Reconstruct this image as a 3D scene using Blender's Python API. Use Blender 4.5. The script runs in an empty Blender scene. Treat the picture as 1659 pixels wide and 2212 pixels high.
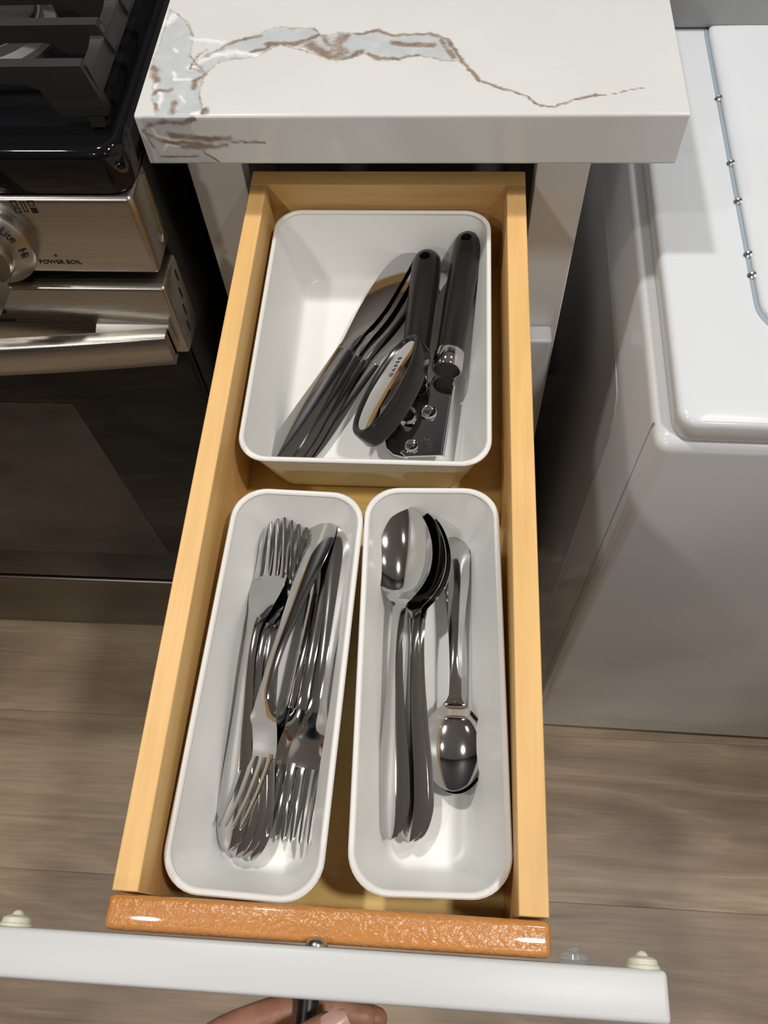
import bpy, bmesh, math, random
import numpy as np
from mathutils import Vector, Matrix, noise as mnoise
random.seed(7)
S = bpy.context.scene
COL = S.collection
PI = math.pi

# ------------------------------------------------------------------ camera
def look(pitch, yaw, roll):
    p, y, r = [math.radians(a) for a in (pitch, yaw, roll)]
    f = Vector((-math.sin(y)*math.cos(p), math.cos(y)*math.cos(p), math.sin(p)))
    rt = Vector((math.cos(y), math.sin(y), 0)); up = rt.cross(f)
    r2 = rt*math.cos(r)+up*math.sin(r); u2 = -rt*math.sin(r)+up*math.cos(r)
    return Matrix((r2, u2, -f)).transposed().to_4x4()
cam = bpy.data.cameras.new('camera'); cam_o = bpy.data.objects.new('camera', cam); COL.objects.link(cam_o)
cam.sensor_fit = 'HORIZONTAL'; cam.sensor_width = 36.0; cam.lens = 1762.27/1659*36.0
cam.clip_start = 0.02; cam.clip_end = 50
cam_o.matrix_world = Matrix.Translation((0.0494, -0.5205, 1.2599)) @ look(-61.5338, 8.3782, -5.6725)
S.camera = cam_o

# ------------------------------------------------------------------ world, lamps, exposure
w = bpy.data.worlds.new('world'); S.world = w; w.use_nodes = True
bg = w.node_tree.nodes['Background']; bg.inputs[0].default_value = (1, .97, .93, 1); bg.inputs[1].default_value = 0.11
def lamp(name, loc, power, size, color=(1, .97, .925)):
    l = bpy.data.lights.new(name, 'AREA'); l.shape = 'DISK'; l.size = size; l.energy = power; l.color = color
    o = bpy.data.objects.new(name, l); COL.objects.link(o); o.location = loc
    return o
lamp('ceiling_or_fill_lamp', (-.46, .17, 2.425), 14, .10)
lamp('ceiling_or_fill_lamp', (.75, .10, 2.425), 4, .12)
lamp('ceiling_or_fill_lamp', (.70, -.55, 2.425), 15, .14)
lamp('ceiling_or_fill_lamp', (-1.0, -.70, 2.425), 6, .14)
lamp('ceiling_or_fill_lamp', (-.95, -2.25, 2.425), 13, .14)  # added front fill light, brightens the cabinet stiles and counter front
lamp('ceiling_or_fill_lamp', (.95, -2.25, 2.425), 5, .14)  # second added fill light, front right, no known fixture
S.view_settings.view_transform = 'Standard'; S.view_settings.look = 'None'
S.view_settings.gamma = 1; S.view_settings.exposure = 0.06; S.view_settings.use_curve_mapping = False

# ------------------------------------------------------------------ materials
def mat(name, color=(.8, .8, .8), rough=.5, metal=0., coat=0., spec=.5, bump=None, trans=0., ior=1.45):
    m = bpy.data.materials.new(name); m.use_nodes = True
    b = m.node_tree.nodes['Principled BSDF']
    b.inputs['Base Color'].default_value = (*color, 1); b.inputs['Roughness'].default_value = rough
    b.inputs['Metallic'].default_value = metal; b.inputs['Coat Weight'].default_value = coat
    b.inputs['Coat Roughness'].default_value = .05
    b.inputs['Specular IOR Level'].default_value = spec
    b.inputs['Transmission Weight'].default_value = trans; b.inputs['IOR'].default_value = ior
    if bump:
        sc, st, dist = bump
        nt = m.node_tree
        tc = nt.nodes.new('ShaderNodeTexCoord'); n = nt.nodes.new('ShaderNodeTexNoise'); bp = nt.nodes.new('ShaderNodeBump')
        n.inputs['Scale'].default_value = sc; n.inputs['Detail'].default_value = 3
        bp.inputs['Strength'].default_value = st; bp.inputs['Distance'].default_value = dist
        nt.links.new(tc.outputs['Object'], n.inputs['Vector']); nt.links.new(n.outputs['Fac'], bp.inputs['Height'])
        nt.links.new(bp.outputs['Normal'], b.inputs['Normal'])
    return m
class NT:
    def __init__(s, m): s.nt = m.node_tree; s.b = s.nt.nodes['Principled BSDF']
    def n(s, t, **kw):
        x = s.nt.nodes.new('ShaderNode'+t)
        for k, v in kw.items(): setattr(x, k, v)
        return x
    def l(s, a, b): s.nt.links.new(a, b)
    def mapping(s, scale, src='Object', loc=(0, 0, 0)):
        tc = s.n('TexCoord'); mp = s.n('Mapping'); mp.inputs['Scale'].default_value = scale; mp.inputs['Location'].default_value = loc
        s.l(tc.outputs[src], mp.inputs['Vector']); return mp.outputs['Vector']
    def noise(s, vec, scale=1, detail=4, rough=.55, dist=0.):
        x = s.n('TexNoise'); x.inputs['Scale'].default_value = scale; x.inputs['Detail'].default_value = detail
        x.inputs['Roughness'].default_value = rough; x.inputs['Distortion'].default_value = dist
        s.l(vec, x.inputs['Vector']); return x.outputs['Fac']
    def ramp(s, fac, stops):
        r = s.n('ValToRGB'); e = r.color_ramp.elements
        while len(e) < len(stops): e.new(.5)
        for i, (p, c) in enumerate(stops): e[i].position = p; e[i].color = (*c, 1) if len(c) == 3 else c
        s.l(fac, r.inputs['Fac']); return r.outputs['Color']
    def math(s, op, a, b=None, c=None):
        x = s.n('Math', operation=op)
        for i, v in enumerate((a, b, c)):
            if v is None: continue
            if isinstance(v, (int, float)): x.inputs[i].default_value = v
            else: s.l(v, x.inputs[i])
        return x.outputs[0]
    def mix(s, fac, a, b, blend='MIX'):
        x = s.n('Mix', data_type='RGBA', blend_type=blend)
        for idx, v in ((0, fac), (6, a), (7, b)):
            if isinstance(v, (int, float)): x.inputs[idx].default_value = v
            elif isinstance(v, tuple): x.inputs[idx].default_value = (*v, 1)
            else: s.l(v, x.inputs[idx])
        return x.outputs[2]
    def bump(s, h, st, dist):
        bp = s.n('Bump'); bp.inputs['Strength'].default_value = st; bp.inputs['Distance'].default_value = dist
        s.l(h, bp.inputs['Height']); s.l(bp.outputs['Normal'], s.b.inputs['Normal'])

def wood(name, light, dark, axis=1, rough=.35, coat=.3, fine=True, bump=None):
    m = mat(name, light, rough, coat=coat); t = NT(m)
    sc = [9., 9., 9.]; sc[axis] = 1.1
    n1 = t.noise(t.mapping(tuple(sc)), 3, 4, .6, .6)
    sc2 = [260., 260., 260.]; sc2[axis] = 12.
    n2 = t.noise(t.mapping(tuple(sc2)), 1, 3, .6)
    n3 = t.noise(t.mapping((14, 14, 14)), 1, 2)
    f = t.math('ADD', t.math('MULTIPLY', n1, .7), t.math('MULTIPLY', n3, .3))
    c = t.ramp(f, [(.32, dark), (.68, light)])
    g = t.ramp(n2, [(.3, (.86, .84, .80)), (.6, (1.04, 1.04, 1.04))])
    c = t.mix(.55 if fine else .2, c, t.mix(1., c, g, 'MULTIPLY'))
    t.l(c, t.b.inputs['Base Color'])
    if bump:
        t.bump(t.noise(t.mapping((1, 1, 1)), bump[0], 2, .5), bump[1], bump[2])
    return m
M = {}
M['maple'] = wood('maple_side', (.79, .50, .20), (.68, .41, .15), 1, rough=.5, coat=.08)
M['maple_x'] = wood('maple_cross', (.79, .50, .20), (.68, .41, .15), 0, rough=.5, coat=.08)
M['maple_end'] = wood('maple_front_orange', (.56, .24, .066), (.50, .205, .052), 0, rough=.28, coat=.6, fine=False, bump=(330, .55, .0016))
M['plywood'] = wood('drawer_bottom_ply', (.74, .51, .17), (.62, .41, .12), 0, rough=.4, coat=.2)
M['bin'] = mat('white_plastic', (.77, .77, .745), .36, bump=(900, .12, .0003))
M['rim'] = mat('white_plastic_rim', (.70, .70, .68), .45)
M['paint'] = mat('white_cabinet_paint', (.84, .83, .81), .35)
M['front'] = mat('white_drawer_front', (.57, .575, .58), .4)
M['chrome'] = mat('polished_steel', (.57, .567, .562), .07, 1.0)
M['chrome2'] = mat('mirror_chrome', (.68, .68, .68), .04, 1.0)
M['blackplastic'] = mat('black_plastic', (.012, .012, .012), .22)
M['iron'] = mat('cast_iron', (.022, .022, .021), .5, bump=(600, .3, .0005))
M['enamel'] = mat('black_enamel', (.004, .004, .005), .06)
M['blackpaint'] = mat('black_side_paint', (.006, .006, .006), .35)
M['glassblack'] = mat('oven_glass', (.004, .004, .004), .04, spec=.35)
M['washer'] = mat('washer_enamel', (.66, .685, .72), .16, coat=.3)
M['consolegrey'] = mat('grey_console_plastic', (.33, .335, .34), .35)
M['groove'] = mat('grey_blue_gap', (.30, .36, .42), .5)
M['dark'] = mat('dark_slot', (.003, .003, .003), .6)
M['matteblack'] = mat('black_handle', (.012, .012, .013), .4)
M['rubber'] = mat('yellowed_rubber', (.72, .70, .55), .45, trans=.15)
M['clear'] = mat('clear_rubber', (.95, .95, .93), .12, trans=.95, ior=1.3)
M['wall'] = mat('wall_paint', (.50, .49, .475), .7)
M['wall_dark'] = mat('far_wall_paint', (.11, .105, .10), .7)
M['wall_black'] = mat('dark_backsplash_paint', (.025, .025, .028), .6)
M['ceiling'] = mat('ceiling_paint', (.88, .88, .88), .8)
M['ink'] = mat('black_print', (.008, .008, .008), .5)
M['greyink'] = mat('grey_print', (.05, .05, .05), .5)
M['burner'] = mat('burner_alloy', (.16, .155, .15), .45, .6)
M['screw'] = mat('zinc_screw', (.55, .57, .56), .25, 1.0)
M['sleeve'] = mat('dark_sleeve_cloth', (.02, .022, .03), .9)
M['nail'] = mat('fingernail', (.72, .46, .38), .3)

def steel(name, axis, col=(.50, .47, .43), rough=.28):
    m = mat(name, col, rough, 1.0); t = NT(m)
    sc = [700., 700., 700.]; sc[axis] = 6.
    n = t.noise(t.mapping(tuple(sc)), 1, 2)
    t.l(t.math('ADD', t.math('MULTIPLY', n, .14), rough-.07), t.b.inputs['Roughness'])
    t.l(t.ramp(n, [(.3, tuple(c*.92 for c in col)), (.7, tuple(min(1, c*1.06) for c in col))]), t.b.inputs['Base Color'])
    t.bump(n, .06, .0003)
    return m
M['steel'] = steel('brushed_steel', 0)
M['knobsteel'] = mat('satin_knob_metal', (.46, .44, .415), .26, 1.0)
M['darksteel'] = steel('dark_stainless', 0, (.22, .20, .175), .34)

def skinmat():
    m = mat('skin', (.50, .25, .16), .45); t = NT(m)
    n = t.noise(t.mapping((1, 1, 1)), 60, 3)
    t.l(t.ramp(n, [(.35, (.42, .19, .12)), (.65, (.55, .29, .19))]), t.b.inputs['Base Color'])
    t.b.inputs['Subsurface Weight'].default_value = .15; t.b.inputs['Subsurface Radius'].default_value = (.01, .004, .002)
    t.bump(t.noise(t.mapping((1, 1, 1)), 500, 3), .25, .0006)
    return m
M['skin'] = skinmat()

def plankmat():
    m = mat('oak_vinyl_plank', (.3, .24, .18), .42); t = NT(m)
    oi = t.n('ObjectInfo'); tc = t.n('TexCoord')
    add = t.n('VectorMath', operation='ADD'); sc = t.n('VectorMath', operation='SCALE')
    cmb = t.n('CombineXYZ'); t.l(oi.outputs['Random'], cmb.inputs[0]); t.l(oi.outputs['Random'], cmb.inputs[1])
    t.l(cmb.outputs[0], sc.inputs[0]); sc.inputs['Scale'].default_value = 23.
    t.l(tc.outputs['Object'], add.inputs[0]); t.l(sc.outputs[0], add.inputs[1])
    def mp(scale):
        x = t.n('Mapping'); x.inputs['Scale'].default_value = scale; t.l(add.outputs[0], x.inputs['Vector']); return x.outputs[0]
    n = t.noise(mp((1.3, 9., 1)), 1, 2, .5, .35)
    rings = t.math('SINE', t.math('MULTIPLY', n, 58.))
    rc = t.ramp(t.math('ADD', t.math('MULTIPLY', rings, .5), .5), [(.0, (.74, .72, .70)), (.5, (.95, .95, .95)), (.88, (1.0, 1.0, 1.0)), (1., (1.22, 1.20, 1.18))])
    blot = t.noise(mp((2.2, 7, 1)), 1, 4, .6, .3)
    base = t.ramp(blot, [(.30, (.26, .188, .130)), (.50, (.36, .272, .186)), (.70, (.46, .365, .255))])
    fine = t.ramp(t.noise(mp((9, 210, 1)), 1, 3, .65), [(.3, (.84, .83, .82)), (.62, (1.06, 1.06, 1.06))])
    msk = t.ramp(t.noise(mp((1.6, 4, 1)), 1, 2), [(.38, (0, 0, 0)), (.56, (1, 1, 1))])
    c = t.mix(1., base, fine, 'MULTIPLY')
    c = t.mix(t.math('MULTIPLY', msk, .85), c, t.mix(1., c, rc, 'MULTIPLY'))
    vo = t.n('TexVoronoi'); vo.inputs['Scale'].default_value = 1.; t.l(mp((3.2, 7.5, 1)), vo.inputs['Vector'])
    kn = t.ramp(vo.outputs['Distance'], [(.03, (.45, .38, .33)), (.13, (1, 1, 1))])
    c = t.mix(.8, c, t.mix(1., c, kn, 'MULTIPLY'))
    tint = t.ramp(oi.outputs['Random'], [(0, (.86, .84, .84)), (.5, (1, 1, 1)), (1, (1.08, 1.07, 1.02))])
    c = t.mix(1., c, tint, 'MULTIPLY')
    t.l(c, t.b.inputs['Base Color'])
    t.bump(t.noise(mp((9, 210, 1)), 1, 3, .65), .25, .0006)
    return m
M['plank'] = plankmat()

def ovenwin():
    m = mat('oven_window_mesh', (.02, .018, .016), .06, spec=.35); t = NT(m)
    vo = t.n('TexVoronoi'); vo.inputs['Scale'].default_value = 420.; vo.inputs['Randomness'].default_value = 0.
    t.l(t.mapping((1, 1, 1)), vo.inputs['Vector'])
    t.l(t.ramp(vo.outputs['Distance'], [(.25, (.012, .011, .010)), (.5, (.045, .039, .033))]), t.b.inputs['Base Color'])
    return m
M['ovenwin'] = ovenwin()

def marble():
    m = mat('veined_quartz', (.85, .85, .83), .13, spec=.5); t = NT(m)
    def at(n):
        x = t.n('Attribute'); x.attribute_name = n; return x.outputs['Fac']
    ob = t.mapping((1, 1, 1))
    nf = t.noise(ob, 260, 5, .65); nm = t.noise(ob, 70, 4, .6, .8)
    g = t.math('ADD', at('vein_grey'), t.math('MULTIPLY', t.math('SUBTRACT', nf, .5), .6))
    gm = t.ramp(g, [(.35, (0, 0, 0)), (.62, (1, 1, 1))])
    grey = t.ramp(nm, [(.3, (.45, .475, .49)), (.7, (.53, .555, .56))])
    cloud = t.ramp(t.noise(ob, 9, 3), [(.3, (.61, .61, .595)), (.7, (.65, .65, .635))])
    c = t.mix(gm, cloud, grey)
    wv = t.math('ADD', at('vein_white'), t.math('MULTIPLY', t.math('SUBTRACT', nf, .5), 1.3))
    c = t.mix(t.ramp(wv, [(.35, (0, 0, 0)), (1.0, (1, 1, 1))]), c, (.78, .78, .77))
    bv = t.math('ADD', t.math('MULTIPLY', at('vein_brown'), t.math('ADD', t.math('MULTIPLY', t.noise(ob, 45, 3), 1.6), .12)), t.math('MULTIPLY', t.math('SUBTRACT', nf, .5), 1.1))
    bc = t.ramp(nm, [(.3, (.20, .145, .108)), (.7, (.33, .255, .20))])
    c = t.mix(t.ramp(bv, [(.18, (0, 0, 0)), (.85, (1, 1, 1))]), c, bc)
    t.l(c, t.b.inputs['Base Color'])
    return m
M['marble'] = marble()

# ------------------------------------------------------------------ mesh tools
class MB:
    def __init__(s): s.v = []; s.f = []
    def add(s, v, f):
        o = len(s.v); s.v += [tuple(x) for x in v]; s.f += [[i+o for i in q] for q in f]; return s
    def box(s, x0, x1, y0, y1, z0, z1, bev=0., seg=2):
        bm = bmesh.new(); bmesh.ops.create_cube(bm, size=1)
        for q in bm.verts: q.co = Vector(((x0+x1)/2+q.co.x*(x1-x0), (y0+y1)/2+q.co.y*(y1-y0), (z0+z1)/2+q.co.z*(z1-z0)))
        if bev: bmesh.ops.bevel(bm, geom=bm.edges[:], offset=bev, segments=seg, affect='EDGES', profile=.5)
        bm.verts.index_update()
        s.add([q.co[:] for q in bm.verts], [[q.index for q in f.verts] for f in bm.faces]); bm.free(); return s
    def loft(s, rings, cap0=True, cap1=True, close=True):
        n = len(rings[0]); v = [p for r in rings for p in r]; f = []
        for i in range(len(rings)-1):
            for j in range(n if close else n-1):
                k = (j+1) % n; f.append([i*n+j, i*n+k, (i+1)*n+k, (i+1)*n+j])
        if cap0: f.append(list(range(n))[::-1])
        if cap1: f.append([(len(rings)-1)*n+j for j in range(n)])
        return s.add(v, f)
    def lathe(s, c, d, prof, n=28):
        d = Vector(d).normalized(); a = d.orthogonal().normalized(); b = d.cross(a); c = Vector(c)
        rings = [[c+d*h+(a*math.cos(2*PI*i/n)+b*math.sin(2*PI*i/n))*max(r, 1e-5) for i in range(n)] for r, h in prof]
        return s.loft(rings)
    def tube(s, pts, rad, n=12):
        pts = [Vector(p) for p in pts]; rad = rad if isinstance(rad, (list, tuple)) else [rad]*len(pts)
        rings = []; a = None
        for i, p in enumerate(pts):
            t = (pts[min(i+1, len(pts)-1)]-pts[max(i-1, 0)]).normalized()
            a = t.orthogonal().normalized() if a is None else (a-t*a.dot(t)).normalized()
            b = t.cross(a)
            rings.append([p+(a*math.cos(2*PI*j/n)+b*math.sin(2*PI*j/n))*rad[i] for j in range(n)])
        return s.loft(rings)
    def prism(s, poly, z0, z1, bev=0.):
        n = len(poly)
        area = sum(poly[i][0]*poly[(i+1) % n][1]-poly[(i+1) % n][0]*poly[i][1] for i in range(n))
        if area < 0: poly = poly[::-1]
        if bev:
            c = np.mean(np.array(poly), 0)
            ins = [tuple(np.array(p)+(c-np.array(p))*min(1, bev/max(1e-6, np.linalg.norm(c-np.array(p))))) for p in poly]
            R = [[(*p, z0) for p in ins], [(*p, z0+bev) for p in poly], [(*p, z1-bev) for p in poly], [(*p, z1) for p in ins]]
        else: R = [[(*p, z0) for p in poly], [(*p, z1) for p in poly]]
        return s.loft(R)
    def xf(s, m): s.v = [tuple(m @ Vector(p)) for p in s.v]; return s
    def mesh(s, name, material, origin=(0, 0, 0), smooth=40):
        me = bpy.data.meshes.new(name)
        me.from_pydata([(p[0]-origin[0], p[1]-origin[1], p[2]-origin[2]) for p in s.v], [], s.f)
        bm = bmesh.new(); bm.from_mesh(me); bmesh.ops.recalc_face_normals(bm, faces=bm.faces[:]); bm.to_mesh(me); bm.free()
        me.materials.append(material)
        if smooth:
            me.polygons.foreach_set('use_smooth', [True]*len(me.polygons)); me.set_sharp_from_angle(angle=math.radians(smooth))
        me.update(); return me

def thing(name, label, cat, loc=(0, 0, 0), rotz=0., group=None):
    o = bpy.data.objects.new(name, None); COL.objects.link(o); o.location = loc; o.rotation_euler = (0, 0, rotz)
    o.empty_display_size = .02; o['label'] = label; o['category'] = cat
    if group: o['group'] = group
    return o
def root_loc(o):
    while o.parent: o = o.parent
    return tuple(o.location)
def part(name, mb, m, parent, label=None, smooth=40, origin=None):
    """mesh written in room coordinates (or local ones with origin=(0,0,0)), linked under its thing"""
    me = mb.mesh(name, m, origin if origin is not None else root_loc(parent), smooth)
    o = bpy.data.objects.new(name, me); COL.objects.link(o); o.parent = parent
    if label: o['label'] = label
    return o
def single(name, mb, m, label, cat, origin=(0, 0, 0), group=None, smooth=40):
    o = bpy.data.objects.new(name, mb.mesh(name, m, origin, smooth)); COL.objects.link(o); o.location = origin
    o['label'] = label; o['category'] = cat
    if group: o['group'] = group
    return o
def struct(name, mb, m, smooth=0):
    o = bpy.data.objects.new(name, mb.mesh(name, m, (0, 0, 0), smooth)); COL.objects.link(o); o['kind'] = 'structure'; return o
def dup(root, label, matrix):
    r = root.copy(); COL.objects.link(r); r['label'] = label
    for ch in list(root.children):
        c = ch.copy(); COL.objects.link(c); c.parent = r
        for g in ch.children:
            d = g.copy(); COL.objects.link(d); d.parent = c
    r.matrix_world = matrix
    return r
def text_mb(txt, size, depth=.0004, matrix=Matrix()):
    cu = bpy.data.curves.new('lettering', 'FONT'); cu.body = txt; cu.size = size; cu.extrude = depth/2; cu.align_x = 'CENTER'; cu.align_y = 'CENTER'
    cu.resolution_u = 3
    o = bpy.data.objects.new('lettering', cu); COL.objects.link(o); bpy.context.view_layer.update()
    me = bpy.data.meshes.new_from_object(o.evaluated_get(bpy.context.evaluated_depsgraph_get()))
    mb = MB().add([matrix @ v.co for v in me.vertices], [list(p.vertices) for p in me.polygons])
    bpy.data.objects.remove(o); bpy.data.curves.remove(cu); bpy.data.meshes.remove(me)
    return mb
def frame(o, x, y):
    x = Vector(x).normalized(); y = Vector(y); y = (y-x*y.dot(x)).normalized(); z = x.cross(y)
    m = Matrix((x, y, z)).transposed().to_4x4(); m.translation = Vector(o); return m
def spline(pts, x):
    """monotone-ish cubic through (x,y) points"""
    P = np.array(pts, float); X, Y = P[:, 0], P[:, 1]; h = np.diff(X); dl = np.diff(Y)/h
    m = np.zeros(len(X)); m[0], m[-1] = dl[0], dl[-1]
    for i in range(1, len(X)-1):
        m[i] = 0 if dl[i-1]*dl[i] <= 0 else 2*dl[i-1]*dl[i]/(dl[i-1]+dl[i])
    x = np.clip(np.asarray(x, float), X[0], X[-1]); i = np.clip(np.searchsorted(X, x)-1, 0, len(h)-1); t = (x-X[i])/h[i]
    return ((2*t**3-3*t**2+1)*Y[i]+(t**3-2*t**2+t)*h[i]*m[i]+(-2*t**3+3*t**2)*Y[i+1]+(t**3-t**2)*h[i]*m[i+1])

# ------------------------------------------------------------------ room shell
XL, XR, YF, YB, ZC = -2.2, 1.7, -2.6, .66, 2.44
fl = struct('floor', MB().box(XL, XR, YF, YB, -.03, -.008), M['dark'])
struct('ceiling', MB().box(XL, XR, YF, YB, ZC, ZC+.05), M['ceiling'])
struct('wall_back', MB().box(XL, XR, YB, YB+.05, -.03, ZC), M['wall_black'])
struct('wall_front', MB().box(XL, XR, YF-.05, YF, -.03, ZC), M['wall_dark'])
struct('wall_left', MB().box(XL-.05, XL, YF, YB, -.03, ZC), M['wall_dark'])
struct('wall_right', MB().box(XR, XR+.05, YF, YB, -.03, ZC), M['wall'])
PW, PL = .228, 1.52
pm = MB().box(-PL/2+.0001, PL/2-.0001, -PW/2+.0001, PW/2-.0001, -.008, 0, .0003, 1).mesh('plank', M['plank'], smooth=0)
row = 0; y = -.449-PW*9
while y < YB-PW:
    x = {8: -.10, 9: -.05, 10: -.13}[row]-PL if row in (8, 9, 10) else XL+PL/2-random.random()*.8
    while x < XR+PL/2:
        if x+PL/2 > XL:
            p = bpy.data.objects.new('plank', pm); COL.objects.link(p); p.parent = fl
            p.location = (x, y+PW/2, random.uniform(-.0004, 0))
        x += PL
    y += PW; row += 1

# ------------------------------------------------------------------ countertop (veins follow the stone)
VA = [[-.1602,.0814],[-.1454,.064],[-.1372,.0462],[-.1357,.023],[-.1213,.0035],[-.1233,-.0134],[-.1185,-.0317],[-.1126,-.0353],[-.115,-.045],[-.1467,-.045],[-.1545,-.0205],[-.1573,.0001],[-.1616,.0156],[-.1607,.0497]]
VB = [[-.1337,.0113],[-.1239,.0268],[-.1074,.0405],[-.0866,.0524],[-.0773,.0584],[-.0643,.0551],[-.0518,.0548],[-.0461,.0476],[-.0302,.0493],[-.019,.0471],[-.0058,.0519],[.0056,.0456],[.0202,.0464],[.0323,.0476],[.0437,.0404],[.0504,.0271],[.0554,.0143],[.0395,.018],[.0235,.0234],[.0118,.0189],[-.0013,.0191],[-.0137,.0251],[-.0253,.0185],[-.0412,.0217],[-.0566,.0297],[-.0733,.036],[-.0875,.0223],[-.1045,.0206],[-.1137,.0168],[-.1213,.0035]]
VC = [[.0554,.0143],[.068,-.0058],[.0862,-.0158],[.0982,-.0231],[.107,-.0325],[.1158,-.0331],[.128,-.0256],[.1432,-.0212],[.1583,-.0188],[.175,-.0142]]
BR = [[[-.1236,.0248],[-.114,.0346],[-.1027,.0425],[-.0884,.0473]],[[-.0835,.0381],[-.076,.038],[-.0635,.0368],[-.0519,.0436],[-.0474,.0476]],[[-.0511,.0356],[-.0404,.0255],[-.0315,.0215],[-.0272,.0273],[-.034,.0353],[-.0287,.0452]],[[-.0435,.0455],[-.0388,.0354],[-.0346,.0294]],[[-.0933,.0283],[-.0838,.0311],[-.0796,.0371]],[[.0061,.0366],[.0207,.0344],[.0351,.0351]],[[-.0265,.0195],[-.0151,.0271]],[[-.019,.0471],[-.0058,.0519],[.0056,.0456],[.0202,.0464],[.0323,.0476],[.0437,.0404],[.0504,.0271],[.0554,.0143]],[[.0235,.0234],[.0118,.0189],[-.0013,.0191],[-.01,.0241]],[[-.1592,.0097],[-.1557,-.0018]],[[-.154,-.0168],[-.1523,-.0131],[-.1447,-.015],[-.1428,-.0123]],[[-.1213,.0035],[-.1273,-.004],[-.1279,-.0115]],[[-.139,-.0261],[-.1376,-.0369]],[[-.1506,-.0278],[-.148,-.035]],[[-.1152,-.0335],[-.1155,-.0388]],[[-.1333,.0094],[-.132,.023],[-.1246,.0308]],[[.0398,.04],[.0486,.0203]]]
BRW = [.0016,.0018,.0042,.0022,.0016,.0024,.0020,.0015,.0016,.0028,.0018,.0018,.0022,.0016,.0018,.0009,.0018]
WH = [[[-.1337,.0113],[-.1233,.0229],[-.1056,.0285],[-.0878,.0243]],[[-.1383,.0451],[-.1264,.0419],[-.1148,.0397]],[[-.1609,.0643],[-.1573,.0727]],[[-.1449,.0057],[-.1411,-.002],[-.1313,-.0021]],[[-.1562,-.0056],[-.1484,-.0205],[-.148,-.035]],[[-.1352,-.0207],[-.1307,-.0262]],[[-.1237,-.0388],[-.117,-.037]],[[-.0733,.0356],[-.0567,.0307],[-.0452,.0256]],[[-.1487,.0332],[-.1467,.0291]]]
WHW = [.0035,.0025,.005,.0016,.0018,.0016,.002,.0014,.0014]
FD = [[-.156,.920],[-.1229,.920],[-.1229,.9114],[-.127,.9049],[-.1239,.8983],[-.1137,.8956],[-.115,.8901],[-.1221,.886],[-.1141,.874],[-.1562,.874],[-.1557,.8888],[-.1601,.9024]]
FB = [[[-.154,.9063],[-.1434,.9102],[-.1321,.9082],[-.1229,.9114]],[[-.1426,.9003],[-.1347,.8983],[-.1206,.8969],[-.1016,.8962]],[[-.1605,.901],[-.148,.8943],[-.1324,.8936],[-.115,.8901],[-.105,.8915]],[[-.101,.8935],[-.0876,.8941],[-.0782,.8934]],[[-.1539,.8825],[-.1392,.8818],[-.1265,.8832]],[[-.1221,.886],[-.1141,.8782]],[[-.1369,.8901],[-.1223,.8901],[-.1159,.8915]],[[-.156,.8888],[-.1601,.9024],[-.154,.9085]]]
FBW = [.0016,.0019,.0013,.0007,.0009,.0009,.0017,.0009]
FW = [[[-.1532,.905],[-.1516,.8983],[-.1379,.8956],[-.1255,.8969]],[[-.15,.8874],[-.1463,.8915],[-.1272,.8901]]]
FWW = [.0013,.0013]
def seg_d(P, pts, closed=False):
    P = np.asarray(P); pts = np.asarray(pts, float); d = np.full(len(P), 9.)
    for i in range(len(pts) if closed else len(pts)-1):
        a, b = pts[i], pts[(i+1) % len(pts)]; ab = b-a
        t = np.clip(((P-a)@ab)/max(1e-12, ab@ab), 0, 1); d = np.minimum(d, np.linalg.norm(P-a-t[:, None]*ab, axis=1))
    return d
def inside(P, poly):
    poly = np.asarray(poly); r = np.zeros(len(P), bool); n = len(poly)
    for i in range(n):
        a, b = poly[i], poly[(i+1) % n]
        c = ((a[1] > P[:, 1]) != (b[1] > P[:, 1])) & (P[:, 0] < (b[0]-a[0])*(P[:, 1]-a[1])/(b[1]-a[1]+1e-12)+a[0]); r ^= c
    return r
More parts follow.
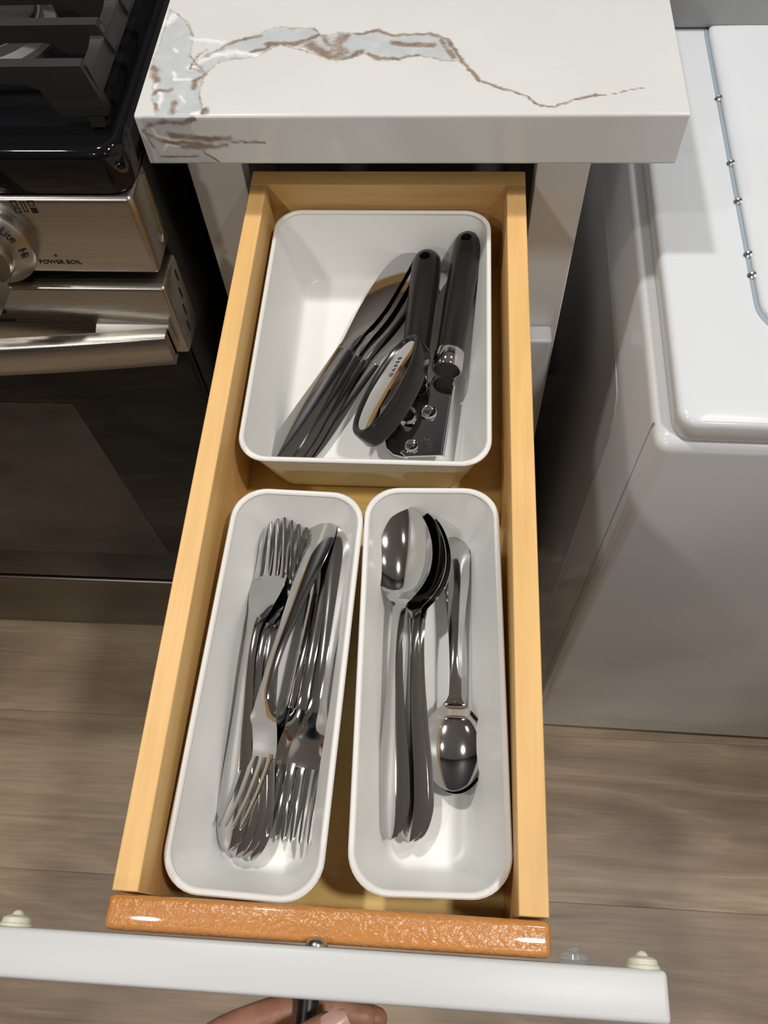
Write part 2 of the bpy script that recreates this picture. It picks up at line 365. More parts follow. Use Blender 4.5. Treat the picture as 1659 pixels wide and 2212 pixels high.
def counter():
    x0, x1, yf, zt, zb = -.163, .2004, -.0405, .914, .876
    r = .0022
    prof = [(.60, zt), (.30, zt)]+[(v, zt) for v in np.arange(.12, yf+r+.0001, -.0014)]+[(yf+r, zt)]
    prof += [(yf+r-r*math.sin(a), zt-r+r*math.cos(a)) for a in (PI/8, PI/4, 3*PI/8, PI/2)]
    prof += [(yf, v) for v in np.arange(zt-r-.0014, zb+.001, -.0014)]+[(yf, zb+.001), (yf+.001, zb), (.60, zb)]
    xs = np.linspace(x0, x1, 270); nx = len(xs); npf = len(prof)
    V = np.array([(x, p[0], p[1]) for p in prof for x in xs])
    F = [[i*nx+j, i*nx+j+1, (i+1)*nx+j+1, (i+1)*nx+j] for i in range(npf-1) for j in range(nx-1)]
    F += [[(npf-1)*nx+j, (npf-1)*nx+j+1, j+1, j] for j in range(nx-1)]
    F += [[i*nx for i in range(npf)][::-1], [i*nx+nx-1 for i in range(npf)]]
    me = bpy.data.meshes.new('countertop'); me.from_pydata(V.tolist(), [], F); me.materials.append(M['marble'])
    bm = bmesh.new(); bm.from_mesh(me); bmesh.ops.recalc_face_normals(bm, faces=bm.faces[:]); bm.to_mesh(me); bm.free()
    top = V[:, 1] > yf+.0012
    jit = np.array([(mnoise.noise(Vector(p)*160)*.0016+mnoise.noise(Vector(p)*420)*.0008, mnoise.noise(Vector(p)*160+Vector((9, 9, 9)))*.0016+mnoise.noise(Vector(p)*420+Vector((5, 5, 5)))*.0008) for p in V.tolist()])
    Pt = V[:, [0, 1]]+jit; Pf = V[:, [0, 2]]+jit*.7
    def field(P, polys, br, brw, wh, whw, bound):
        g = np.zeros(len(P)); b = np.zeros(len(P)); wv = np.zeros(len(P))
        for pl in polys:
            d = seg_d(P, pl, True); sgn = np.where(inside(P, pl), 1, -1); g = np.maximum(g, np.clip(.5+sgn*d/.0032, 0, 1))
            if bound: b = np.maximum(b, .62*np.clip(1-d/.0019, 0, 1))
        for q, wd in zip(br, brw): b = np.maximum(b, np.clip(1.2-seg_d(P, q)/(wd*1.55), 0, 1))
        for q, wd in zip(wh, whw): wv = np.maximum(wv, np.clip(1.1-seg_d(P, q)/(wd*1.7), 0, 1))
        return g, b, wv
    gt, bt, wt = field(Pt, [VA, VB], BR+[VC[:3], VC[2:8], VC[7:]], BRW+[.0013, .0009, .0005], WH, WHW, True)
    gf, bf, wf = field(Pf, [FD], FB, FBW, FW, FWW, False)
    for nm, a, c in (('vein_grey', gt, gf), ('vein_brown', bt, bf), ('vein_white', wt, wf)):
        at = me.attributes.new(nm, 'FLOAT', 'POINT'); at.data.foreach_set('value', np.where(top, a, c).astype(np.float32))
    me.polygons.foreach_set('use_smooth', [True]*len(me.polygons)); me.set_sharp_from_angle(angle=math.radians(50)); me.update()
    o = bpy.data.objects.new('countertop', me); COL.objects.link(o)
    o['label'] = 'thick white quartz countertop slab with brown and grey veins above the open drawer'; o['category'] = 'countertop'
counter()

# ------------------------------------------------------------------ base cabinet
cb = thing('base_cabinet', 'narrow white painted base cabinet under the veined quartz slab, its drawer pulled out', 'cabinet', (0, 0, 0))
part('stile', MB().box(-.1525, -.1104, 0, .019, .10, .8755, .0008, 1), M['paint'], cb)
part('stile', MB().box(.1134, .1525, 0, .019, .10, .8755, .0008, 1), M['paint'], cb)
part('rail', MB().box(-.1104, .1134, .0005, .019, .66, .70), M['paint'], cb)
part('rail', MB().box(-.1104, .1134, .0005, .019, .10, .14), M['paint'], cb)
part('carcass', MB().box(-.1525, -.1375, .0195, .58, .10, .8755).box(.1375, .1525, .0195, .58, .10, .8755).box(-.1375, .1375, .565, .58, .10, .8755).box(-.1375, .1375, .0195, .565, .10, .115), M['paint'], cb)
part('toe_kick', MB().box(-.1525, .1525, .07, .085, 0.001, .0995), M['paint'], cb)
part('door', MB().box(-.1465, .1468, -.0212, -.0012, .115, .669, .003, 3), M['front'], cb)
part('drawer_slide', MB().box(-.1365, -.1105, .02, .50, .742, .752).box(.1135, .1365, .02, .50, .742, .752), M['screw'], cb)

# ------------------------------------------------------------------ the drawer
DZ, DB = .8397, .744
dr = thing('drawer', 'open maple drawer with white front panel holding three white cutlery bins', 'drawer', (.0015, -.26, DB))
part('side_panel', MB().box(-.1015, -.0885, -.5035, -.0183, DB, DZ, .0005, 1), M['maple'], dr)
part('side_panel', MB().box(.0905, .1047, -.5035, -.0183, DB, DZ, .0005, 1), M['maple'], dr)
part('back_panel', MB().box(-.1015, .1047, -.0178, -.0028, DB, DZ+.0003, .0009, 2), M['maple_x'], dr)
part('front_board', MB().box(-.1020, .1050, -.5200, -.5046, DB, DZ+.0015, .0030, 3), M['maple_end'], dr)
part('bottom_panel', MB().box(-.0884, .0904, -.5044, -.0184, .753, .760), M['plywood'], dr)
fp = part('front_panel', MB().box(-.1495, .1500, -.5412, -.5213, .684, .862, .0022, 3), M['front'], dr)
sc = MB().lathe((-.0007, -.5213, .8452), (0, 1, 0), [(.0001, 0), (.0050, 0), (.0050, .0008), (.0044, .0024), (.0030, .0034), (.0014, .0037), (.0010, .0026), (.0001, .0026)], 24)
part('screw', sc, M['screw'], dr)
def bumper(x, z, m, lab):
    prof = [(.0001, -.0002), (.0074, -.0002), (.0072, .0012), (.0066, .0016), (.0062, .0036), (.0046, .0046), (.0027, .0049), (.0022, .0060), (.0010, .0068), (.0001, .0070)]
    part('bumper', MB().lathe((x, -.5213, z), (0, 1, 0), prof, 28), m, fp, lab)
bumper(.1418, .853, M['rubber'], 'yellowed rubber bumper near the right end')
bumper(.1140, .846, M['clear'], 'clear rubber bumper beside the wooden box')
bumper(-.1390, .850, M['rubber'], 'yellowed rubber bumper at the left end')
hd = MB().tube([(-.0112, -.5410, .772), (-.0112, -.578, .772)], .0055, 20)
hd.lathe((-.0112, -.5413, .772), (0, -1, 0), [(.0001, 0), (.0075, 0), (.0070, .0018), (.0055, .0022)], 24)
hd.tube([(-.045, -.580, .772), (-.043, -.580, .772), (.022, -.580, .772), (.024, -.580, .772)], [.0035, .0058, .0058, .0035], 20)
part('pull_handle', hd, M['matteblack'], dr, 'black metal pull handle')

# ------------------------------------------------------------------ white bins
def rrect(cx, cy, hx, hy, r, z, nseg=9, step=.002, rib=0.):
    P = []; r = max(.0005, min(r, hx-.001, hy-.001))
    cs = [(hx-r, hy-r, 0), (-hx+r, hy-r, 90), (-hx+r, -hy+r, 180), (hx-r, -hy+r, 270)]
    for k, (ax, ay, a0) in enumerate(cs):
        for i in range(nseg+1):
            a = math.radians(a0+90*i/nseg); P.append((ax+r*math.cos(a), ay+r*math.sin(a), math.cos(a), math.sin(a)))
        bx, by, b0 = cs[(k+1) % 4]; a1 = math.radians(a0+90)
        p0 = (ax+r*math.cos(a1), ay+r*math.sin(a1)); p1 = (bx+r*math.cos(a1), by+r*math.sin(a1))
        n = rrect.n[k % 2]
        for i in range(1, n):
            P.append((p0[0]+(p1[0]-p0[0])*i/n, p0[1]+(p1[1]-p0[1])*i/n, math.cos(a1), math.sin(a1)))
    return [(cx+p[0]+p[2]*(rib if i % 2 else -rib), cy+p[1]+p[3]*(rib if i % 2 else -rib), z) for i, p in enumerate(P)]
def make_bin(label, cx, cy, hx, hy, rot, r=.021, taper=.0155, ribs=True, z0=.7605, z1=.820):
    t = thing('storage_bin', label, 'bin', (cx, cy, z0), rot, 'white plastic bins in the drawer')
    rrect.n = (int(hx/.0012)//2*2, int(hy/.0012)//2*2)
    h = z1-z0; th = .0034
    def ring(ins, z, rr, rib=0.): return rrect(0, 0, hx-ins, hy-ins, rr, z, rib=rib)
    rb = .0003 if ribs else 0.
    R = [ring(taper+.006, 0, r-.008), ring(taper+.002, .0006, r-.005), ring(taper, .003, r-.004)]
    for q in (.15, .4, .7, .9): R.append(ring(taper+(.0022-taper)*q, .003+(h-.0075)*q, r-.004*(1-q), rb))
    R += [ring(.0022, h-.0040, r), ring(.0022, h-.0026, r), ring(th, h-.0026, r-.0025)]
    for q in (.1, .4, .7, .93): R.append(ring(th+(taper+.0012-th)*q, h-.0026-(h-.0026-.006)*q, r-.0025-.0035*q))
    R += [ring(taper+.0024, .0042, r-.0075), ring(taper+.0046, .0028, r-.0095), ring(taper+.008, .0024, r-.012)]
    part('body', MB().loft(R), M['bin'], t, origin=(0, 0, 0))
    K = [ring(.0022, h-.0030, r), ring(.0004, h-.0028, r), ring(0, h-.0022, r), ring(0, h-.0008, r), ring(.0007, h, r), ring(th-.0008, h, r-.002), ring(th, h-.0008, r-.0025), ring(th, h-.0030, r-.0025)]
    K.append(K[0])
    part('rim', MB().loft(K, False, False), M['rim'], t, origin=(0, 0, 0))
    if ribs is None: return t
    dot = MB().lathe((0.004, -.005, .0024), (0, 0, 1), [(.0001, 0), (.0046, 0), (.0044, .0002), (.0001, .0002)], 24)
    part('gate_mark', dot, M['bin'], t, origin=(0, 0, 0))
    return t
make_bin('wide white plastic bin at the back of the drawer holding knives and a can opener', -.0016, -.1355, .0822, .1140, 0., r=.020)
make_bin('long white plastic bin full of forks, left front of the drawer', -.0418, -.3868, .0412, .1163, math.radians(-1.65))
make_bin('long white plastic bin with spoons, right front of the drawer', .0464, -.3818, .0411, .1157, math.radians(1.55))

# ------------------------------------------------------------------ cutlery
def strip(s, xl, xr, z, crown, thick, n=11):
    """closed blade-like loft along y: edges xl/xr, centre height z, crown (>0 domed, <0 dished)"""
    rings = []
    ts = np.linspace(-1, 1, n)
    for i in range(len(s)):
        c, hw = (xl[i]+xr[i])/2, (xr[i]-xl[i])/2
        top = [(c+hw*t, s[i], z[i]-crown[i]*t*t) for t in ts]
        bot = [(c+hw*t*.985, s[i], z[i]-crown[i]*t*t-thick[i]*(1-.72*abs(t)**2.5)) for t in ts[::-1]]
        rings.append(top+bot)
    return MB().loft(rings)
def fork_proto():
    t = thing('fork', '', 'fork', group='stainless steel forks')
    zp = [(0, 0), (.03, .0035), (.07, .0075), (.11, .0110), (.128, .0098), (.140, .0045), (.150, .0005), (.163, -.0020), (.180, -.0005), (.203, .0055)]
    hp = [(0, .0004), (.0015, .0032), (.005, .0062), (.012, .0090), (.022, .0102), (.035, .0096), (.06, .0072), (.09, .0050), (.112, .0041), (.122, .0043), (.130, .0057), (.138, .0078), (.146, .0100), (.153, .0116), (.159, .0122), (.164, .0123)]
    s = np.concatenate([[0, .0008, .002, .004, .007], np.linspace(.011, .132, 26)])
    hw = spline(hp, s); z = spline(zp, s)
    part('handle', strip(s, -hw, hw, z, hw*.26, .0024+0*s), M['chrome'], t, origin=(0, 0, 0))
    s = np.linspace(.1318, .1625, 16); hw = spline(hp, s); z = spline(zp, s)
    cr = hw*.26*(1-np.clip((s-.1318)/.012, 0, 1))-.0011*np.clip((s-.138)/.012, 0, 1)
    part('head', strip(s, -hw, hw, z, cr, .0023+0*s, 15), M['chrome'], t, origin=(0, 0, 0))
    s = np.concatenate([np.linspace(.1605, .199, 12), [.201, .2022, .203]])
    for k in (-1.5, -.5, .5, 1.5):
        u = (s-.1605)/(.203-.1605); c = k*(.00610-.0012*u)
        wd = np.interp(u, [0, .06, .2, .9, .96, 1], [.0027, .0018, .0015, .0011, .0009, .0003])
        z = spline(zp, s)+.0011*(1-u)*(abs(k) > 1)*.8
        part('tine', strip(s, c-wd, c+wd, z, 0*s+.0001, .0021-.0007*u, 7), M['chrome'], t, origin=(0, 0, 0))
    return t
def spoon_proto(name, L, bl, bw, bd, hwid, group):
    t = thing(name, '', 'spoon', group=group)
    k = L/.197; sb = L-bl
    zp = [(0, 0), (.03*k, .003), (.07*k, .006), (.105*k, .0085), (sb-.006, .0078), (sb+.005, .0064), (sb+bl*.25, .0046), (sb+bl*.6, .0048), (L, .0070)]
    hp = [(0, .0004), (.0012*k, .003), (.004*k, .0058), (.010*k, .0086), (.020*k, hwid), (.034*k, hwid*.96), (.06*k, hwid*.70), (.09*k, hwid*.46), (.115*k, hwid*.37), (sb-.006, hwid*.37), (sb+.0012, hwid*.405)]
    s = np.concatenate([np.array([0, .0008, .002, .004, .007])*k, np.linspace(.011*k, sb+.001, 28)])
    hw = spline(hp, s); z = spline(zp, s)
    part('handle', strip(s, -hw, hw, z, hw*.26*(lambda q: q*q*(3-2*q))(np.clip((sb+.001-s)/.03, .0, 1)), .0023+0*s), M['chrome'], t, origin=(0, 0, 0))
    th = np.linspace(0, PI, 36); u = (1-np.cos(th))/2; s = sb+bl*u
    hw = bw*spline([(0, hwid*.40/bw), (.05, .23), (.12, .43), (.20, .655), (.30, .855), (.40, .965), (.50, 1.0), (.60, .975), (.70, .895), (.80, .765), (.88, .612), (.94, .445), (.975, .29), (.993, .155), (1, .03)], u)
    z = spline(zp, s)
    dep = bd*np.sin(PI*np.clip(u, 0, 1)**.9)**.8*(lambda q: q*q*(3-2*q))(np.clip(u/.26, 0, 1))
    rings = []; ts = np.linspace(-1, 1, 19)
    for i in range(len(s)):
        top = [(hw[i]*q, s[i], z[i]-dep[i]*(1-abs(q)**2.3)) for q in ts]
        bot = [(hw[i]*q*1.01, s[i], z[i]-dep[i]*(1-abs(q)**2.3)*1.03-.0013+.0005*abs(q)**4) for q in ts[::-1]]
        rings.append(top+bot)
    part('bowl', MB().loft(rings), M['chrome'], t, origin=(0, 0, 0), smooth=50)
    return t
def knife_proto():
    t = thing('table_knife', '', 'knife', group='table knives')
    s = np.concatenate([[0, .0008, .002, .004, .008], np.linspace(.012, .108, 22)])
    hw = spline([(0, .0005), (.0015, .0034), (.006, .0070), (.016, .0098), (.028, .0104), (.05, .0094), (.08, .0074), (.108, .0062)], s)
    part('handle', strip(s, -hw, hw, 0*s+.0004*np.sin(s*20), hw*.16, .0040-.006*s), M['chrome'], t, origin=(0, 0, 0))
    s = np.concatenate([np.linspace(.1075, .207, 26), [.210, .213, .2155, .2172, .218]])
    xl = spline([(.1075, -.0060), (.112, -.0052), (.125, -.0062), (.15, -.0080), (.18, -.0085), (.196, -.0068), (.207, -.0028), (.214, .0020), (.218, .0062)], s)
    xr = spline([(.1075, .0060), (.112, .0050), (.122, .0062), (.140, .0098), (.158, .0114), (.185, .0108), (.205, .0094), (.214, .0082), (.218, .0066)], s)
    z = .0004+.0012*np.sin((s-.1075)*24); th = np.interp(s, [.1075, .112, .12, .218], [.0034, .0030, .0018, .0011])
    part('blade', strip(s, xl, xr, z, 0*s+.0004, th), M['chrome'], t, origin=(0, 0, 0))
    return t
def pose(H, T, lean, L):
    """handle end near H, tip near T, leaning towards world +x by `lean` degrees"""
    H, T = Vector(H), Vector(T); y = (T-H).normalized(); x = y.cross(Vector((0, 0, 1))).normalized(); up = x.cross(y)
    r = math.radians(lean)*(1 if x.x > 0 else -1)
    u2 = up*math.cos(r)+x*math.sin(r); x2 = y.cross(u2)
    m = Matrix((x2, y, u2)).transposed().to_4x4(); m.translation = (H+T)/2-y*L/2
    return m
def scatter(proto, L, items):
    for i, (lab, H, T, lean) in enumerate(items):
        m = pose(H, T, lean, L)
        if i == 0: proto['label'] = lab; proto.matrix_world = m
        else: dup(proto, lab, m)
F1H, F1T = Vector((-.0622, -.4775, .7815)), Vector((-.0575, -.2762, .7915))
scatter(fork_proto(), .203, [
    ('fork on top of the left stack, tines pointing to the back', F1H, F1T, -14),
    ('second fork down in the left stack, tines to the back', F1H+Vector((.0042, -.0004, -.0028)), F1T+Vector((.0046, -.0048, -.0028)), -13),
    ('third fork down in the left stack, tines to the back', F1H+Vector((.0080, .0008, -.0056)), F1T+Vector((.0086, -.0050, -.0056)), -12),
    ('lowest fork of the left stack, its right edge showing', F1H+Vector((.0118, .0006, -.0080)), F1T+Vector((.0132, -.0075, -.0084)), -11),
    ('tilted fork lying across the stack, tines reversed toward the front', (-.0262, -.283, .7930), (-.0552, -.4530, .7920), -20),
    ('rightmost fork in the bin, tines pointing to the front', (-.0120, -.2900, .7905), (-.0250, -.4515, .7760), 14),
    ('fork just under the rightmost one, tines to the front', (-.0185, -.2860, .7850), (-.0335, -.4510, .7725), 4),
    ('reversed fork lowest on the bin floor, mostly hidden', (-.0205, -.2850, .7805), (-.0415, -.4495, .7700), -4)])
scatter(spoon_proto('tablespoon', .197, .069, .0186, .0080, .0105, 'stainless steel tablespoons'), .197, [
    ('large spoon on top, its whole bowl facing up at the left', (.0268, -.4668, .7830), (.0296, -.2725, .7985), -22),
    ('large spoon nested under the top one, bowl edge peeking out behind', (.0372, -.4690, .7785), (.0375, -.2700, .7925), -20),
    ('lowest large spoon, only its handle edge showing', (.0402, -.4672, .7745), (.0405, -.2700, .7870), -18)])
scatter(spoon_proto('teaspoon', .162, .0545, .0192, .0068, .0082, 'stainless steel teaspoons'), .162, [
    ('small teaspoon lying reversed with its bowl toward the front', (.0600, -.2795, .7790), (.0608, -.4390, .7740), 0),
    ('teaspoon nested directly below the upper teaspoon', (.0608, -.2800, .7765), (.0622, -.4398, .7712), 0)])
scatter(knife_proto(), .218, [
    ('table knife on top of the pile, blade facing up', (-.0660, -.2212, .7800), (.0160, -.0300, .7860), -3),
    ('second table knife, under the top blade', (-.0610, -.2220, .7760), (.0205, -.0335, .7820), -6),
    ('third table knife down in the fanned pile', (-.0570, -.2212, .7720), (.0270, -.0345, .7775), -6),
    ('lowest table knife, its tip passing under the black handle', (-.0545, -.2185, .7685), (.0440, -.0400, .7735), -6)])

# ------------------------------------------------------------------ can opener
op = thing('can_opener', 'chrome can opener with two black handles and an oval black turning key', 'can opener', (.03, -.15, .770))
def opener_handle(A, B, zdir=(0, 0, 1)):
    """round tapered handle from free end A to collar B with a hanging hole"""
    A, B = Vector(A), Vector(B); L = (B-A).length; d = (B-A).normalized()
    prof = [(.0001, 0), (.0045, .0006), (.0077, .0024), (.0100, .0055), (.0112, .0100), (.0115, .016)]
    prof += [(r, h) for r, h in ((.0115, L*.35), (.0110, L*.6), (.0104, L*.85), (.0102, L))]
    me = MB().lathe(A, d, prof, 32).mesh('grip', M['blackplastic'], root_loc(op))
    o = bpy.data.objects.new('grip', me); COL.objects.link(o)
    cut = bpy.data.objects.new('cut', MB().lathe(A+d*.0125+Vector((-.004, 0, -.03)), (.06, 0, 1), [(.0001, 0), (.0040, 0), (.0040, .06), (.0001, .06)], 24).mesh('cut', M['blackplastic'], root_loc(op)))
    COL.objects.link(cut); md = o.modifiers.new('hole', 'BOOLEAN'); md.object = cut; md.operation = 'DIFFERENCE'; md.solver = 'EXACT'
    bpy.context.view_layer.update()
    nm = bpy.data.meshes.new_from_object(o.evaluated_get(bpy.context.evaluated_depsgraph_get()))
    o.modifiers.clear(); o.data = nm; bpy.data.objects.remove(cut); nm.name = 'grip'
    nm.polygons.foreach_set('use_smooth', [True]*len(nm.polygons)); nm.set_sharp_from_angle(angle=math.radians(40))
    o.parent = op; o['label'] = 'black plastic handle'
    col = MB().lathe(B-d*.0004, d, [(.0001, .001), (.0060, .001), (.0096, 0), (.0108, 0), (.0110, .0008), (.0110, .0142), (.0104, .0150), (.0097, .0150), (.0094, .0130), (.0001, .0130)], 32)
    co = part('collar', col, M['chrome2'], op, 'chrome collar ring')
    part('collar_shade', MB().lathe(B-d*.0004, d, [(.0001, .0128), (.0093, .0128), (.0093, .0134), (.0001, .0134)], 28), M['dark'], co, 'black disc painting the shade inside the collar')  # black disc put in for the shade of the open collar end
opener_handle((.0655, -.0262, .7990), (.0522, -.1385, .7925))
opener_handle((.0336, -.0400, .7935), (.0272, -.1440, .7880))
PR = [[.0430,-.1440],[.0562,-.1440],[.0568,-.1520],[.0548,-.1590],[.0482,-.2190],[.0240,-.2208],[.0204,-.2178],[.0188,-.2125],[.0200,-.2052],[.0245,-.2010],[.0275,-.1972],[.0300,-.1780],[.0319,-.1605],[.0370,-.1580],[.0400,-.1550],[.0420,-.1500]]
pl = MB().prism(PR, .7815, .7829, .0003)
part('plate', pl, M['chrome2'], op, 'upper chrome plate')
fold = MB().tube([(.0553, -.1588, .7808), (.0519, -.189, .7808), (.0486, -.2192, .7808)], .0022, 14)
part('folded_edge', fold, M['chrome2'], op)
PLT = [[.0311,-.1440],[.0235,-.1440],[.0225,-.1560],[.0180,-.1780],[.0100,-.1990],[.0085,-.2060],[.0102,-.2125],[.0153,-.2175],[.0251,-.2200],[.0341,-.2050],[.0345,-.1700]]
part('lower_plate', MB().prism(PLT, .7785, .7799, .0003), M['chrome2'], op, 'lower chrome plate')
def rivet(c, r, h, n=28):
    return MB().lathe(c, (0, 0, 1), [(.0001, 0), (r, 0), (r*1.02, h*.4), (r*.94, h*.8), (r*.86, h), (r*.78, h*.92), (r*.74, h*.55), (r*.45, h*.4), (.0001, h*.38)], n)
part('rivet', rivet((.0388, -.1842, .7828), .0058, .0030), M['chrome2'], op)
part('rivet', rivet((.0276, -.2125, .7828), .0050, .0028), M['chrome2'], op)
part('gear_wheel', rivet((.0225, -.1870, .7798), .0085, .0070), M['chrome2'], op)
part('spindle', MB().lathe((.0185, -.183, .7795), (-.1, 0, 1), [(.0001, 0), (.0042, 0), (.0042, .02), (.0001, .02)], 20), M['chrome2'], op)
# oval key, tipped to the left
kc = Vector((.0122, -.1765, .8010)); kx = Vector((.0330, .0850, .004)).normalized()
kn = Vector((-.60, .12, .80)); km = frame(kc, kx, Vector((0, 0, 1)).cross(kx)); ky = kn.cross(kx).normalized()
km = frame(kc, kx, ky)
def oval(a, b, z, n=56): return [(a*math.copysign(abs(math.cos(2*PI*i/n))**.92, math.cos(2*PI*i/n)), b*math.copysign(abs(math.sin(2*PI*i/n))**.92, math.sin(2*PI*i/n)), z) for i in range(n)]
ka, kb = .0455, .0188
key = MB().loft([oval(ka-.006, kb-.005, -.0105), oval(ka-.002, kb-.0015, -.0100), oval(ka-.0004, kb-.0004, -.0080), oval(ka, kb, .004), oval(ka-.0006, kb-.0006, .0056), oval(ka-.0022, kb-.0020, .0062), oval(ka-.0042, kb-.0034, .0058), oval(ka-.0052, kb-.0042, .0044)]).xf(km)
ko = part('turning_key', key, M['blackplastic'], op, 'oval black turning key')
part('key_inlay', MB().loft([oval(ka-.0054, kb-.0044, .0042), oval(ka-.0054, kb-.0044, .0047), oval(ka-.0060, kb-.0050, .0049)]).xf(km), M['chrome2'], ko, 'mirror chrome oval inlay')
tm = km @ Matrix.Translation((.0155, .0005, .0051))
tx = text_mb('G A S S E', .0046, .0002, tm)
part('lettering', tx, M['greyink'], ko, 'grey letters GASSE')
tt = frame((.0402, -.2075, .7831), (-.10, -1, 0), (1, -.10, 0))
part('lettering', text_mb('TURN', .0056, .0006, tt), M['chrome2'], op, 'embossed word TURN')
ar = MB().tube([(.0362, -.2050, .7831), (.0368, -.2085, .7831), (.0362, -.2118, .7831)], .0004, 6).tube([(.0380, -.2070, .7831), (.0362, -.2050, .7831), (.0350, -.2072, .7831)], .0004, 6)
part('arrow_mark', ar, M['chrome2'], op, 'embossed arrow')

# ------------------------------------------------------------------ range (stove)
RX = -.168
rg = thing('kitchen_range', 'stainless and black gas range standing left of the cabinet', 'range', (RX, -.0715, 0), 0.)
W = .756; RL = RX-W
part('body', MB().box(RL+.004, RX-.006, -.038, .60, .03, .878, .003, 2), M['blackpaint'], rg)
part('foot', MB().lathe((RX-.05, -.02, 0), (0, 0, 1), [(.0001, 0), (.016, 0), (.016, .031), (.0001, .031)], 16), M['dark'], rg)
part('foot', MB().lathe((RL+.05, -.02, 0), (0, 0, 1), [(.0001, 0), (.016, 0), (.016, .031), (.0001, .031)], 16), M['dark'], rg)
rrect.n = (40, 40)
cx, cy, hx, hy = (RL+RX)/2, .262, W/2+.001, .338
def cr(ins, z, r): return rrect(cx, cy, hx-ins, hy-ins, r, z)
ct = MB().loft([cr(.004, .879, .014), cr(.0006, .880, .016), cr(0, .883, .016), cr(0, .9075, .016), cr(.0008, .9105, .016), cr(.003, .9130, .015), cr(.0055, .9138, .014), cr(.0085, .9130, .012), cr(.0105, .9100, .012), cr(.014, .9035, .012), cr(.020, .9015, .01), cr(.05, .9005, .01)])
part('cooktop', ct, M['enamel'], rg, 'glossy black cooktop')
cp = part('control_panel', MB().box(RL+.002, RX-.0006, -.0785, -.0385, .8075, .8785, .0042, 4), M['steel'], rg, 'brushed stainless control panel')
part('side_bead', MB().tube([(RX-.0004, -.047, .874), (RX-.0004, -.051, .822), (RX-.0004, -.055, .818)], .0011, 8), M['steel'], cp)
def front_m(x, y, z, rot=0.):
    a = math.radians(rot); return frame((x, y, z), (math.cos(a), 0, -math.sin(a)), (math.sin(a), 0, math.cos(a)))
part('lettering', text_mb('POWER BOIL', .0056, .0003, front_m(-.2425, -.0787, .8195)), M['ink'], cp, 'black words POWER BOIL')
fl_ = MB().lathe((-.2435, -.0786, .8262), (0, -1, 0), [(.0001, 0), (.0013, 0), (.0013, .0002), (.0001, .0002)], 14)
part('flame_symbol', fl_, M['greyink'], cp)
sym = MB()
def sqr(x, z, a, b, fill=False):
    y0, y1, q = -.0790, -.0784, .0004
    if fill: sym.box(x-a, x+a, y0, y1, z-b, z+b); return
    sym.box(x-a, x+a, y0, y1, z+b-q, z+b).box(x-a, x+a, y0, y1, z-b, z-b+q).box(x-a, x-a+q, y0, y1, z-b, z+b).box(x+a-q, x+a, y0, y1, z-b, z+b)
sx, sz = -.2475, .8715
sqr(sx-.0062, sz+.003, .0021, .0023); sqr(sx-.0062, sz-.003, .0021, .0023); sqr(sx, sz, .0014, .0044); sqr(sx+.0062, sz+.003, .0021, .0023); sqr(sx+.0062, sz-.003, .0021, .0023, True)
part('burner_symbol', sym, M['ink'], cp, smooth=0)
kcx, kcz = -.2872, .8440
kb_ = part('knob', MB().lathe((kcx, -.0780, kcz), (0, -1, 0), [(.0001, 0), (.0353, 0), (.0360, .002), (.0360, .0105), (.0350, .0122), (.0245, .0185), (.0236, .0190), (.0233, .0245), (.0222, .0262), (.0210, .0258), (.0185, .0250), (.0001, .0250)], 48), M['knobsteel'], rg, 'round stainless burner knob')
gr = MB(); G = []
for yy, hw_, hh in ((-.101, .0100, .0300), (-.112, .0085, .0320), (-.124, .0070, .0330), (-.1265, .0058, .0325)):
    G.append([(kcx-hw_, yy, kcz-hh), (kcx+hw_, yy, kcz-hh), (kcx+hw_*.8, yy, kcz+hh*.9), (kcx-hw_*.8, yy, kcz+hh*.9)])
part('grip_bar', gr.loft(G), M['knobsteel'], kb_, smooth=20)
def ring_text(s, ang, r=.0306, size=.0085):
    a = math.radians(ang); rad = Vector((math.sin(a), 0, math.cos(a))); q = math.radians(33)
    return text_mb(s, size, .0003, frame(Vector((kcx, -.0780-.0156, kcz))+rad*r, (math.cos(a), 0, -math.sin(a)), rad*math.cos(q)+Vector((0, math.sin(q), 0))))
part('lettering', ring_text('Lite', 60), M['ink'], kb_, 'black word Lite')
part('lettering', ring_text('Hi', 93), M['ink'], kb_, 'black word Hi')
od = part('oven_door', MB().box(RL+.004, RX-.0035, -.0790, -.042, .215, .7205, .003, 3), M['glassblack'], rg, 'black glass oven door')
part('door_edge_trim', MB().box(RX-.0033, RX-.0012, -.072, -.045, .215, .7205, .0005, 1), M['blackpaint'], od)
part('oven_window', MB().box(RL+.12, -.3045, -.0796, -.0788, .300, .638, .0002, 1), M['ovenwin'], od, 'dotted brownish oven window')
tr = MB().box(RL+.003, RX+.0012, -.0845, -.0450, .7215, .7985, .0035, 4)
tp = part('vent_trim', tr, M['steel'], od, 'stainless vent trim')
for k in range(4):
    part('slot', MB().box(RX+.0008, RX+.0017, -.0615-.0042*k+.0040, -.0590-.0042*k+.0040, .7790-.0150*k, .7900-.0150*k, .0004, 1), M['dark'], tp, smooth=0)
for k in range(2):
    part('slot', MB().box(-.360, -.3060+.003*k, -.0851, -.0838, .7690-.0100*k, .7738-.0100*k, .0004, 1), M['dark'], tp, smooth=0)
